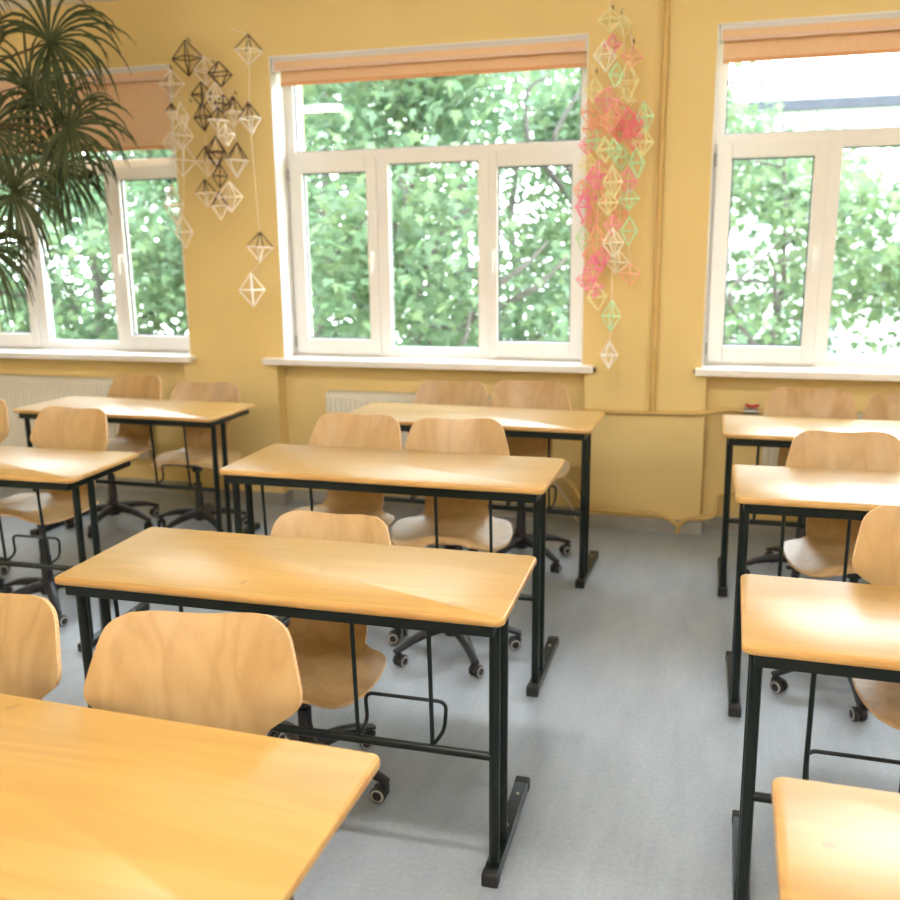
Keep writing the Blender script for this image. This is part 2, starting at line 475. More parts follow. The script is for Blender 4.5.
PY = WY-.03
T = thing('heating_pipe', 'upper yellow painted heating pipe running along the wall to the red valve', 'pipe')
mb = MB()
mb.tube(bend([(-.952, WY+.06, .69), (-.80, WY+.05, .69), (-.66, PY, .708), (-.05, PY, .714), (.07, WY+.05, .730), (.292, WY+.06, .722)], .05), .0125, 12)
mb.obj('pipe_run', M['pipe'], T)
mb = MB(); mb.tube([(-.32, PY, .715), (-.32, PY, 1.30), (-.32, PY, CEIL)], .0165, 12)
mb.lathe([(.02, 0), (.02, .06)], 12, (-.32, PY, .93)); mb.obj('riser_pipe', M['pipe'], T)
mb = MB()
for x in (-.45, -.12): mb.box(x-.008, x+.008, PY, WY-.001, .702, .718)
for z in (1.1, 2.2): mb.box(-.328, -.312, PY, WY-.001, z-.01, z+.01)
mb.obj('pipe_clip', M['pipe'], T)
mb = MB(); mb.lathe([(.018, .18), (.018, .26)], 12, (0, WY+.06, .724), 'x')
mb.lathe([(.014, 0), (.014, .012)], 10, (.225, WY+.06, .735)); V = mb.obj('valve_body', M['screw'], T)
mb = MB()
for s_ in (-1, 1):
    mb.tube([(.225, WY+.06, .752), (.225+s_*.018, WY+.058, .754), (.225+s_*.036, WY+.055, .761)], [.008, .010, .008], 8)
mb.lathe([(.010, 0), (.010, .012)], 10, (.225, WY+.06, .746)); mb.obj('valve_handle', M['red'], V)
T = thing('heating_pipe', 'lower yellow painted heating pipe dipping to the floor above the skirting', 'pipe')
mb = MB()
mb.tube(bend([(-.952, WY+.06, .31), (-.78, WY+.05, .25), (-.70, PY-.005, .125), (-.6, PY-.005, .115), (-.26, PY-.005, .112), (-.19, PY-.005, .085), (-.155, PY-.005, .055),
              (-.145, PY-.005, .05), (-.125, PY-.005, .085), (-.07, PY-.005, .108), (.02, PY-.005, .11), (.06, WY+.03, .125), (.063, WY+.05, .235), (.19, WY+.06, .245), (.292, WY+.06, .285)], .035), .0125, 12)
mb.obj('pipe_run', M['pipe'], T)
mb = MB(); mb.tube([(-.148, PY-.006, .055), (-.15, PY-.008, .004)], [.014, .010], 10); mb.obj('drain_stub', M['pipe'], T)
mb = MB(); mb.lathe([(.018, -.03), (.018, .012)], 12, (0, PY-.005, .11), 'x'); mb.obj('pipe_coupling', M['pipe'], T)
mb = MB()
for x in (-.5, -.32): mb.box(x-.007, x+.007, PY, WY-.001, .108, .12)
mb.obj('pipe_clip', M['pipe'], T)

mb = MB()
mb.tube(bend([(-.735, WY-.03, .03), (-.775, WY-.025, .13), (-.87, WY+.02, .24), (-.94, WY+.03, .33)], .03), .005, 6)
tag(mb.obj('hose', M['cable']), 'thin pale hose slanting beside the radiator behind the back middle desk', 'hose')
mb = MB()
mb.tube(bend([(-1.72, 5.12, .006), (-1.56, 5.19, .006), (-1.42, 5.33, .006), (-1.25, 5.39, .006), (-1.08, 5.39, .006), (-.98, 5.34, .006)], .1, 6), .005, 6)
tag(mb.obj('cable', M['cable']), 'thin white cable lying on the floor by the back middle desk', 'cable')

# ------------------------------------------------------------------ desks
DW, DD = 1.301, .497
def rounded_slab(x0, x1, y0, y1, z0, z1, r, bull, mb):
    """table top with rounded corners in plan and a soft edge; faces: 0 top, 1 edge"""
    n = 6
    def loop(ins, z):
        L = []
        for cx, cy, a0 in ((x1-r, y1-r, 0), (x0+r, y1-r, 90), (x0+r, y0+r, 180), (x1-r, y0+r, 270)):
            for k in range(n+1):
                a = math.radians(a0 + 90*k/n)
                L.append((cx+(r-ins)*math.cos(a), cy+(r-ins)*math.sin(a), z))
        return L
    hz = (z1-z0)
    prof = [(bull, z0), (bull*.3, z0+hz*.12), (0, z0+hz*.33), (0, z0+hz*.67), (bull*.3, z1-hz*.12), (bull, z1)]
    loops = [loop(i, z) for i, z in prof]
    k = len(loops[0]); V = [p for l in loops for p in l]; o = len(mb.v)
    F = []
    for i in range(len(loops)-1):
        for j in range(k):
            F.append((i*k+j, i*k+(j+1) % k, (i+1)*k+(j+1) % k, (i+1)*k+j))
    mb.add(V, F, 1, True)
    mb.f.append(tuple(o+j for j in reversed(range(k)))); mb.m.append(1); mb.sm.append(False)
    mb.f.append(tuple(o+(len(loops)-1)*k+j for j in range(k))); mb.m.append(0); mb.sm.append(False)

def make_desk():
    """origin: front-right corner of the top on the floor; x from -DW to 0, y from 0 to DD"""
    R = thing('school_desk', '', 'desk', (0, 0, 0), 0, 'two-seat school desks')
    mb = MB(); rounded_slab(-DW, 0, 0, DD, H-.022, H, .024, .006, mb); mb.obj('tabletop', [M['desk'], M['deskedge']], R)
    zt = H-.022
    mb = MB()
    mb.box(-DW+.03, -.03, .018, .045, zt-.036, zt-.0005, 0, .002); mb.box(-DW+.03, -.03, DD-.06, DD-.033, zt-.036, zt-.0005, 0, .002)
    for x in (-DW+.03, -.057): mb.box(x, x+.027, .045, DD-.06, zt-.036, zt-.0005, 0, .002)
    mb.obj('frame_rail', M['black'], R)
    for sx in (-1, 1):
        xt = -DW+.037 if sx < 0 else -.037
        xb = -DW+.040 if sx < 0 else -.040
        for y in (.072, .174):
            mb = MB(); mb.tube([(xt, y, zt-.03), (xb, y, .034)], .0148, 14); mb.obj('leg', M['black'], R)
        mb = MB(); mb.box(xb-.021, xb+.021, .035, .482, .004, .036, 0, .003)
        F = mb.obj('foot', M['black'], R)
        for y in (.010, .462):
            mb = MB(); mb.box(xb-.0225, xb+.0225, y, y+.032, .0, .0385, 0, .005); mb.obj('foot_cap', M['rubber'], F)
        for y in (.24, .40):
            mb = MB(); mb.lathe([(.006, 0), (.004, .003), (0, .0035)], 10, (xb, y, .036)); mb.obj('screw_head', M['screw'], F)
    mb = MB(); mb.tube([(-DW+.04, .072, .366), (-.04, .072, .366)], .0125, 12); mb.obj('crossbar', M['black'], R)
    for xa, xb in ((-.421, -.209), (-1.138, -.929)):
        for x in (xa, xb):
            mb = MB(); mb.tube([(x, .055, zt-.02), (x, .072, .42), (x, .072, .370)], .0062, 8); mb.obj('rack_bar', M['black'], R)
        mb = MB()
        o = .0
        mb.tube(bend([(xa+o, .072, .374), (xa+.010, .124, .395), (xa+.004, .126, .482), (xb+.026, .126, .482), (xb+.020, .124, .395), (xb, .072, .374)], .026, 5), .0055, 8)
        mb.obj('bag_hook', M['black'], R)
    return R

DESKS = [
 (-0.5439, 0.9031, -0.0218, -0.0184, 'nearest wooden desk, cut off by the lower left corner of the photo'),
 (-0.4633, 2.0624, 0.0124, -0.034, 'wooden desk in the middle of the photo, second nearest of the centre row'),
 (-0.5543, 3.1248, -0.0025, 0.0131, 'wooden desk with two chairs in the centre row, third from the front'),
 (-0.5392, 4.273, -0.0258, 0.0013, 'back desk of the centre row, just under the middle window'),
 (0.1214+DW, 0.9808, -0.0122, 0, 'pale wooden desk cut off by the lower right corner of the photo'),
 (0.095+DW, 2.05, -0.0137, -0.031, 'shiny desk at the right edge with a chair reflected in its top'),
 (0.0972+DW, 3.1561, 0.0138, 0.0174, 'bright glossy desk at the right, second from the right window'),
 (0.0587+DW, 4.3305, 0.0026, -0.0011, 'bright desk in front of the red valve under the right window'),
 (-2.5695, 4.3135, -0.013, -0.0352, 'desk at the left in front of the radiator, two chairs behind it'),
 (-2.465, 3.035, 0.030, -0.040, 'desk cut off by the left edge, with a chair right behind'),
]
proto = make_desk()
for i, (x, y, a, dz, lab) in enumerate(DESKS):
    if i < 4 or i > 7: px, py = x, y
    else:  # right-hand column: angle turns about the near left corner
        px, py = x-DW+DW*math.cos(a), y+DW*math.sin(a)
    d = proto if i == 0 else copy_tree(proto)
    d.location = (px, py, 0); d.rotation_euler = (0, 0, a); d.scale.z = (H+dz)/H; d['label'] = lab

# ------------------------------------------------------------------ chairs
def interp(tab, x):
    for (a, va), (b, vb) in zip(tab, tab[1:]):
        if x <= b:
            t = (x-a)/(b-a) if b > a else 0
            return va + (vb-va)*max(0, min(1, t))
    return tab[-1][1]

def chair_shell():
    # centre profile (y,z), front of the seat to the top of the back
    ctl = [(-.205, .540), (-.185, .550), (-.15, .553), (-.05, .541), (.05, .532), (.12, .530), (.165, .536), (.195, .551), (.212, .577), (.220, .61),
           (.228, .645), (.236, .68), (.245, .715), (.255, .755), (.267, .80), (.281, .845), (.297, .89), (.314, .930)]
    C = [Vector((y, z)) for y, z in ctl]
    # smooth by Catmull-Rom
    P = []
    for i in range(len(C)-1):
        p0 = C[max(i-1, 0)]; p1 = C[i]; p2 = C[i+1]; p3 = C[min(i+2, len(C)-1)]
        for k in range(24):
            t = k/24
            P.append(.5*((2*p1)+(-p0+p2)*t+(2*p0-5*p1+4*p2-p3)*t*t+(-p0+3*p1-3*p2+p3)*t**3))
    P.append(C[-1])
    L = [0]
    for a, b in zip(P, P[1:]): L.append(L[-1]+(b-a).length)
    tot = L[-1]
    LA = np.array(L); PY_ = np.array([p.x for p in P]); PZ_ = np.array([p.y for p in P])
    # width by arc length; anchors given as (y on the seat) or (z on the back)
    def arc_y(y): return float(np.interp(y, PY_[:int(len(P)*.45)], LA[:int(len(P)*.45)]))
    def arc_z(z):
        k = int(len(P)*.42); return float(np.interp(z, PZ_[k:], LA[k:]))
    tab = [(0, .085), (arc_y(-.202), .118), (arc_y(-.195), .148), (arc_y(-.183), .178), (arc_y(-.165), .203), (arc_y(-.135), .224), (arc_y(-.10), .238), (arc_y(-.05), .246),
           (arc_y(.0), .250), (arc_y(.05), .247), (arc_y(.085), .243), (arc_y(.11), .237), (arc_y(.128), .226), (arc_y(.140), .212), (arc_y(.149), .192), (arc_y(.157), .170), (arc_y(.166), .153), (arc_y(.178), .142), (arc_y(.195), .137),
           (arc_z(.585), .136), (arc_z(.63), .132), (arc_z(.668), .133), (arc_z(.69), .139), (arc_z(.705), .150), (arc_z(.722), .170), (arc_z(.742), .198), (arc_z(.755), .213), (arc_z(.768), .222), (arc_z(.783), .2255),
           (arc_z(.80), .2245), (arc_z(.835), .216), (arc_z(.87), .206), (arc_z(.892), .199), (arc_z(.908), .190), (arc_z(.919), .177), (arc_z(.926), .160), (tot, .142)]
    TX = np.array([a for a, _ in tab]); TW = np.array([b for _, b in tab])
    vs = [tot*(.5-.5*math.cos(PI*i/70)) for i in range(71)]
    us = [-1+2*j/26 for j in range(27)]
    split = min(range(71), key=lambda i: abs(vs[i]-arc_z(.645)))
    th = .0115
    S = np.zeros((71, 27, 3))
    for i, v in enumerate(vs):
        w = float(np.interp(v, TX, TW)); y = float(np.interp(v, LA, PY_)); z = float(np.interp(v, LA, PZ_))
        seat = max(0, min(1, (arc_y(.19)-v)/arc_y(.19)))
        back = max(0, min(1, (v-arc_z(.66))/(tot-arc_z(.66))))
        for j, u in enumerate(us):
            x = u*w
            X, Y, Z = x, y, z
            # saddle seat: front corners droop
            fr_ = seat**1.3
            Z -= fr_*.052*(1/(1+math.exp(-(abs(x)-.125)/.022)))
            Z += .010*math.sin(PI*min(1, seat*1.2))*(abs(x)/.25)**2*(1-fr_)
            # back wraps around the sitter, wings bend forward
            bk = min(1, back*2.5)
            Y -= bk*(.030*(x/.22)**2 + .009*(1/(1+math.exp(-(abs(x)-.13)/.012))))
            if back > .6:
                q = (back-.6)/.4
                Z += q*q*.007*(1-math.cos(min(1, abs(x)/.125)*PI))*.5 - q*q*.003
            S[i, j] = (X, Y, Z)
    du = np.gradient(S, axis=1); dv = np.gradient(S, axis=0)
    N = np.cross(du, dv); N /= np.linalg.norm(N, axis=2, keepdims=True)+1e-9
    T0 = S; T1 = S - N*th
    def part(i0, i1, end0, end1):
        mb = MB(); n = 27; rows = i1-i0+1
        V = [tuple(T0[i, j]) for i in range(i0, i1+1) for j in range(n)] + [tuple(T1[i, j]) for i in range(i0, i1+1) for j in range(n)]
        o = rows*n; Ft, Fb, Fe = [], [], []
        for i in range(rows-1):
            for j in range(n-1):
                a = i*n+j
                Ft.append((a, a+1, a+n+1, a+n)); Fb.append((o+a, o+a+n, o+a+n+1, o+a+1))
            for j in (0, n-1):
                a = i*n+j
                q = (a, a+n, o+a+n, o+a)
                Fe.append(q if j == 0 else tuple(reversed(q)))
        for i, on in ((0, end0), (rows-1, end1)):
            if on:
                for j in range(n-1):
                    a = i*n+j; q = (a, o+a, o+a+1, a+1)
                    Fe.append(q if i == 0 else tuple(reversed(q)))
        mb.add(V, Ft+Fb, 0, True)
        for f in Fe: mb.f.append(f); mb.m.append(1); mb.sm.append(True)
        return mb
    return part(0, split, True, False), part(split, 70, False, True)

def make_chair():
    R = thing('swivel_chair', '', 'chair', (0, 0, 0), 0, 'plywood swivel chairs on black star bases')
    a, b = chair_shell()
    a.obj('seat', [M['ply'], M['plyedge']], R, 50); b.obj('backrest', [M['ply'], M['plyedge']], R, 50)
    mb = MB(); mb.box(-.085, .085, -.10, .11, .503, .517, 0, .004); mb.box(-.05, .05, -.07, .07, .479, .504, 0, .006)
    mb.lathe([(.03, .446), (.034, .481)], 16); mb.obj('seat_plate', M['plastic'], R)
    mb = MB(); mb.tube(bend([(-.05, 0, .491), (-.16, -.01, .489), (-.20, -.015, .476)], .03), .0055, 8)
    mb.box(-.245, -.195, -.028, -.004, .469, .479, 0, .004); mb.obj('height_lever', M['plastic'], R)
    mb = MB(); mb.lathe([(.014, .33), (.014, .475)], 16); mb.lathe([(.025, .11), (.025, .26), (.022, .27), (.022, .35), (.018, .355)], 18); mb.obj('gas_column', M['plastic'], R)
    mb = MB(); mb.lathe([(.0, .07), (.036, .072), (.046, .095), (.042, .125), (.030, .148), (.0, .148)], 20); mb.obj('base_hub', M['plastic'], R)
    for k in range(5):
        an = 2*PI*k/5
        mb = MB()
        # tapering arm sloping to the floor, box-like section
        prof = [(.02, .114, .032, .028), (.08, .115, .029, .025), (.15, .108, .025, .021), (.21, .095, .022, .017), (.255, .079, .020, .013), (.288, .068, .017, .010)]
        ca, sa = math.cos(an), math.sin(an)
        V = []; n = 8
        for r, z, hw, hh in prof:
            for j in range(n):
                t = 2*PI*(j+.5)/n
                q = hw*max(-.85, min(.85, 1.15*math.cos(t))); zz = z+hh*max(-.85, min(.85, 1.15*math.sin(t)))
                V.append((r*ca-q*sa, r*sa+q*ca, zz))
        F = [(i*n+j, i*n+(j+1) % n, (i+1)*n+(j+1) % n, (i+1)*n+j) for i in range(len(prof)-1) for j in range(n)]
        F += [tuple(reversed(range(n))), tuple((len(prof)-1)*n+j for j in range(n))]
        mb.add(V, F, 0, True)
        A = mb.obj('base_leg', M['plastic'], R, 50)
        # twin-wheel caster with grey rings
        mb = MB()
        cx, cy = .272*ca, .272*sa
        ta = an + PI/2*(.4 + .5*math.sin(k*2.3+1)) + .4
        tx, ty = math.cos(ta), math.sin(ta)
        ox, oy = cx - ty*.012, cy + tx*.012
        def ring(rad_pts, mt):
            n = 20; V = []
            for r, h in rad_pts:
                for j in range(n):
                    t = 2*PI*j/n
                    V.append((ox + tx*h - ty*r*math.cos(t), oy + ty*h + tx*r*math.cos(t), .0255 + r*math.sin(t)))
            F = [(i*n+j, i*n+(j+1) % n, (i+1)*n+(j+1) % n, (i+1)*n+j) for i in range(len(rad_pts)-1) for j in range(n)]
            mb.add(V, F, mt, True)
        for s_ in (-1, 1):
            ring([(.020, s_*.004), (.0255, s_*.006), (.0255, s_*.020), (.022, s_*.024)], 0)
            ring([(.0222, s_*.0238), (.0195, s_*.0252), (.0150, s_*.0252)], 1)
            ring([(.0152, s_*.0245), (.010, s_*.026), (.0, s_*.026)], 0)
        mb.tube([(cx, cy, .030), (cx, cy, .062)], [.016, .011], 10)
        mb.box(cx-.016, cx+.016, cy-.016, cy+.016, .036, .056, 0, .006)
        mb.obj('caster', [M['plastic'], M['chrome']], A, 40)
    return R

def deg(a): return math.radians(a)
# back-top x, y, turn (deg, + = towards the aisle at right), drop, base turn (deg), label
CH = [
 (-1.0, 1.585, 11, 0, 20, 'nearest swivel chair, its plywood back facing the camera behind the nearest desk'),
 (-1.60, 1.672, 0, -.045, 20, 'swivel chair cut off by the left edge beside the nearest chair'),
 (-1.185, 2.725, 1, -0.13, -8, 'lowered swivel chair alone behind the desk in the middle of the photo'),
 (-1.05, 3.775, 10, 0, 16, 'right of the two swivel chairs behind the third centre desk'),
 (-1.497, 3.785, -4, 0, 0, 'left of the two swivel chairs behind the third centre desk'),
 (-0.955, 4.95, 2, -0.005, 34, 'right of two swivel chairs under the middle window'),
 (-1.43, 5.07, 0, -0.037, 20, 'left of two swivel chairs under the middle window'),
 (0.51, 3.83, 6, 0, 57.6, 'swivel chair behind the glossy second-to-last desk of the right row'),
 (0.49, 4.985, -5, -0.008, 45, 'swivel chair by the red valve under the right window'),
 (0.965, 5.08, 3, -0.035, 10, 'swivel chair cut off by the right edge, under the right window'),
 (0.62, 2.765, 6, 0, 60, 'swivel chair at the right edge, mirrored in the shiny desk before it'),
 (-2.985, 4.99, 14, -0.077, 36, 'swivel chair by the yellow pier, right one behind the back left desk'),
 (-3.42, 4.96, -12, -0.04, 61, 'swivel chair before the left radiator, left one behind the back left desk'),
 (-2.965, 3.755, -3, -0.02, 28, 'swivel chair behind the desk at the left edge, whole back visible'),
 (-3.63, 3.84, 3, -0.01, 0, 'swivel chair mostly cut off by the left edge behind the second desk'),
]
cproto = make_chair()
for i, (x, y, r, dz, br, lab) in enumerate(CH):
    c = cproto if i == 0 else copy_tree(cproto)
    a = deg(r)
    # the top of the back sits .312 m behind the column
    c.location = (x + .314*math.sin(a), y - .314*math.cos(a), 0)
    c.rotation_euler = (0, 0, a); c['label'] = lab
    for ch in c.children:
        nm = ch.name.split('.')[0]
        if nm in ('seat', 'backrest', 'seat_plate', 'height_lever'): ch.location.z = dz
        if nm in ('base_leg',): ch.rotation_euler = (0, 0, deg(br) - a)
        if nm == 'gas_column' and dz < 0: ch.scale.z = 1+dz/.48

# ------------------------------------------------------------------ straw mobiles
def spot(px, py, y):
    """photo measurement -> place on the plane y (the photo was measured as 900 px wide, lens 921 px)"""
    r = np.array(CR); u = np.array(CU); f = np.array(CF)
    v = f*CFL + r*(px-450) - u*(py-450); t = y/v[1]
    return v[0]*t, CZ+v[2]*t
MPX = 1/159.0          # metres per photo pixel near the wall

def octa(parent, x, y, z, hw, hh, key, rot, tilt, yc):
    mb = MB()
    m2 = {'mix': ('b', 'w'), 'Wb': ('b', 'W')}.get(key, (key, key))
    R_ = Matrix.Rotation(tilt, 3, 'Y') @ Matrix.Rotation(rot, 3, 'Z')
    E = [R_ @ Vector((hw*math.cos(PI/2*k), hw*math.sin(PI/2*k), 0)) for k in range(4)]
    T_ = R_ @ Vector((0, 0, hh)); B_ = R_ @ Vector((0, 0, -hh))
    r = .0043 if key in 'Wb' or key == 'Wb' else .0040
    for k in range(4):
        mb.tube([E[k], E[(k+1) % 4]], r, 5, 1 if key != 'Wb' else 1, True)
        mb.tube([T_, E[k]], r, 5, 0); mb.tube([B_, E[k]], r, 5, 1)
    o = mb.obj('straw_octahedron', [M['straw_'+m2[0]], M['straw_'+m2[1]]], parent, 60)
    o.location = (x, y, z); o.scale.y = min(1, yc/hw)
    return T_.z

def strand(label, nail, items, group, depth=.10, hang=None):
    y0 = WY-depth
    nx, nz_ = spot(nail[0], nail[1], WY-.012)
    T = thing('straw_mobile', label, 'mobile', (0, 0, 0), 0, group)
    mb = MB(); mb.tube([(nx, WY+.004, nz_-.004), (nx, WY-.022, nz_), (nx, WY-.022, nz_+.016)], .003, 6); mb.obj('hook', M['nail'], T)
    pts = [(nx, WY-.022, nz_+.012), (nx, y0, nz_)]
    for k, (px, py, hw, hh, key) in enumerate(items):
        yy = y0 + random.uniform(-.012, .012)
        x, z = spot(px, py, yy)
        w_, h_ = hw*MPX*1.0, hh*MPX
        yc = min(.075, depth-.022)
        octa(T, x, yy, z, w_, h_, key, random.uniform(.1, 1.45), random.uniform(-.12, .12), yc)
        pts.append((x, yy, z+h_)); pts.append((x, yy, z-h_))
    mb = MB(); mb.tube(pts, .0018, 4, 0, False, False); mb.obj('thread', M['thread'], T)

GA = 'straw mobiles left of the middle window'
strand('pale straw mobile hanging lowest over the left window edge', (171, 68), [(171.5, 84, 12.5, 13, 'w'), (172, 112, 6, 8, 'mix'), (171, 143, 8, 9, 'w'), (174, 205, 10, 20, 'w')], GA, .09)
strand('pale straw mobile with a lone white diamond at its lower end beside the left window', (191, 101), [(182, 117, 8, 13, 'w'), (182, 135, 11, 14, 'w'), (183, 160, 12, 15, 'w'), (184, 232, 11, 15, 'w')], GA, .24)
strand('dark brown straw mobile topped by the largest brown diamond', (189, 40), [(187, 58, 15, 16, 'b'), (205, 71, 11, 13, 'w'), (202, 95, 10, 12, 'b'), (203, 117, 9, 13, 'b'), (207, 161, 12, 14, 'mix'), (206, 193, 10, 13, 'mix')], GA, .09)
strand('crowded brown and pale straw mobile at the centre of the left cluster', (214, 62), [(220, 74, 13, 11, 'b'), (215, 97, 9, 13, 'w'), (223, 104, 8, 8, 'b'), (218, 120, 9, 11, 'mix'), (226, 135, 8, 10, 'w'), (216, 152, 12, 14, 'b'), (220, 176, 7, 11, 'b'), (230, 197, 13, 14, 'w'), (220, 206, 10, 13, 'mix')], GA, .235)
strand('short straw mobile with two bold white and brown diamonds', (236, 93), [(233, 112, 11, 14, 'mix'), (237, 160, 13, 16, 'Wb')], GA, .10)
strand('long straw mobile ending in a white diamond beside the middle window', (248, 36), [(248.5, 50, 13, 13, 'mix'), (250, 118, 10, 14, 'Wb'), (260, 247, 13, 14, 'mix'), (252, 290, 12, 16, 'W')], GA, .22)
GB = 'pink and green straw mobiles right of the middle window'
PINK = [(610, 20, 9, 9, 'y'), (624, 26, 7, 9, 'y'), (612, 45, 8, 8, 'p'), (605, 56, 10, 12, 't'), (632, 57, 9, 8, 's'), (616, 75, 8, 9, 'g'), (628, 82, 11, 16, 'y'), (594, 90, 8, 10, 'y'),
        (607, 100, 10, 10, 'p'), (625, 100, 9, 11, 'y'), (611, 118, 9, 12, 's'), (590, 112, 8, 12, 's'), (645, 117, 7, 12, 'g'), (628, 122, 10, 12, 'h'), (620, 130, 10, 10, 'h'), (633, 136, 8, 12, 'h'),
        (596, 140, 9, 9, 'g'), (605, 150, 9, 10, 'y'), (588, 145, 9, 8, 'p'), (621, 157, 9, 11, 'g'), (637, 163, 8, 12, 'g'), (643, 142, 9, 11, 'y'), (588, 165, 8, 12, 'y'), (600, 175, 10, 12, 'p'), (613, 182, 8, 13, 'y'),
        (628, 181, 9, 11, 'p'), (581, 190, 7, 9, 's'), (598, 202, 10, 12, 's'), (608, 203, 9, 10, 'y'), (629, 199, 9, 9, 'g'), (584, 207, 9, 12, 'm'), (590, 222, 8, 8, 'p'), (620, 212, 8, 14, 's'), (612, 225, 7, 8, 'p'),
        (629, 231, 9, 12, 'g'), (583, 238, 8, 10, 'g'), (597, 240, 9, 12, 's'), (613, 243, 9, 12, 't'), (617, 262, 11, 10, 't'), (602, 256, 8, 8, 'p'), (593, 269, 9, 11, 'm'), (630, 274, 9, 9, 's'), (583, 280, 6, 6, 'p'),
        (594, 288, 8, 9, 'm'), (597, 297, 11, 12, 'y'), (611, 316, 8, 13, 'g'), (609, 355, 8, 12, 'W'),
        (622, 112, 8, 9, 'p'), (636, 124, 8, 10, 'h'), (601, 126, 8, 9, 's'), (592, 128, 8, 9, 's'), (594, 178, 8, 9, 'm'), (588, 198, 8, 9, 'm'), (600, 262, 8, 9, 'm'), (590, 255, 8, 9, 's'), (614, 150, 7, 9, 'g')]
bins = [(0, 592, 'leftmost strand of the pink straw cluster, over the window edge', (588, 88), .09), (592, 604, 'straw strand with a pale diamond round a magenta one at its end', (597, 72), .225),
        (604, 616.5, 'longest straw strand of the pink cluster, ending in a white diamond', (613, 8), .35), (616.5, 627, 'straw strand with salmon diamond at mid height in the pink cluster', (622, 12), .10),
        (627, 700, 'rightmost straw strand of the pink cluster, nearest the wall pipe', (634, 42), .22)]
for lo, hi, lab, nail, dep in bins:
    it = sorted([q for q in PINK if lo <= q[0] < hi], key=lambda q: q[1])
    strand(lab, nail, it, GB, dep)

# ------------------------------------------------------------------ palm
P0 = Vector((-5.0, 4.5, 0))
T = thing('potted_palm', 'tall dark green fan palm at the upper left in front of the left window', 'plant', P0)
mb = MB(); mb.lathe([(.0, .0), (.15, .0), (.20, .34), (.215, .34), (.215, .38), (.19, .38), (.185, .33), (.0, .33)], 28); mb.obj('pot', M['pot'], T)
mb = MB(); mb.lathe([(.184, .33), (.12, .345), (.0, .35)], 20); o = mb.obj('soil', M['soil'], T); o['kind'] = 'stuff'
mb = MB()
tp = [(0, 0, .33), (.015, 0, .8), (-.01, .01, 1.3), (.02, 0, 1.8), (.02, 0, 2.22)]
mb.tube(tp, [.05, .045, .05, .055, .035], 12)
for k in range(60):
    z = .45+k*.028; a = k*2.4
    mb.tube([(.04*math.cos(a), .04*math.sin(a), z), (.07*math.cos(a), .07*math.sin(a), z+.05)], [.012, .004], 5)
mb.obj('trunk', M['palmstem'], T)
def frond(hub, n=30, ln=.42, seed=0, face=None, spread=160):
    rg = random.Random(seed)
    c = Vector((.02, 0, 2.18)); hb = Vector(hub)-P0
    mb = MB()
    mid = (c+hb)/2 + Vector((0, 0, .12))
    mb.tube([c, c*.6+mid*.4+Vector((0, 0, .03)), mid, hb*.6+mid*.4, hb], [.010, .009, .008, .007, .006], 6, 1)
    out = (hb-mid).normalized()
    face = Vector(face or (.25, -1, .15)).normalized()
    s = out.cross(face).normalized(); p = face.cross(s).normalized()
    if p.dot(out) < 0: p = -p
    for k in range(n):
        a = math.radians(-spread + 2*spread*(k+.5)/n + rg.uniform(-4, 4))
        l = ln*rg.uniform(.8, 1.08)*(1-.25*abs(a)/PI)
        d0 = (p*math.cos(a) + s*math.sin(a) + face*rg.uniform(.0, .35)).normalized()
        pts = []; cur = hb.copy(); dd = d0.copy(); seg = 7
        dr = rg.uniform(.2, .52)
        for q in range(seg+1):
            pts.append(cur.copy()); cur = cur + dd*(l/seg)
            dd = (dd + Vector((0, 0, -dr*(.35+q*.28)))).normalized()
        w0 = rg.uniform(.0048, .0075)
        V = []
        for q, pt in enumerate(pts):
            t = q/seg
            ww = w0*(.45+1.6*t)*(1 if t < .35 else 1)*max(.0, 1-max(0, (t-.35)/.65)**1.3) + .0008
            dr_ = (pts[min(q+1, seg)]-pts[max(q-1, 0)]).normalized()
            sd = dr_.cross(face); sd = sd.normalized() if sd.length > 1e-4 else s
            V += [pt+sd*ww + face*.004, pt - face*.002, pt-sd*ww + face*.004]
        F = []
        for q in range(seg):
            a0 = q*3
            F += [(a0, a0+1, a0+4, a0+3), (a0+1, a0+2, a0+5, a0+4)]
        mb.add(V, F, 0, False)
    o = mb.obj('frond', [M['palm'], M['palmstem']], T)
HUBS = [((50, 42), 4.50, .50), ((68, 128), 4.50, .46), ((30, 92), 4.65, .44), ((60, 168), 4.70, .42), ((14, 194), 4.40, .48), ((-8, 130), 4.55, .45), ((-42, -6), 4.3, .36), ((-14, 250), 4.35, .46)]
for i, ((px, py), y, ln) in enumerate(HUBS):
    x, z = spot(px, py, y)
    frond((x, y, z), 56, ln, i, spread=150)
for i, hb in enumerate([(-5.6, 4.4, 2.5), (-5.5, 4.7, 2.0), (-5.1, 3.95, 2.6), (-5.4, 4.1, 1.9), (-5.4, 4.75, 2.6)]):
    frond(hb, 26, .42, 50+i)

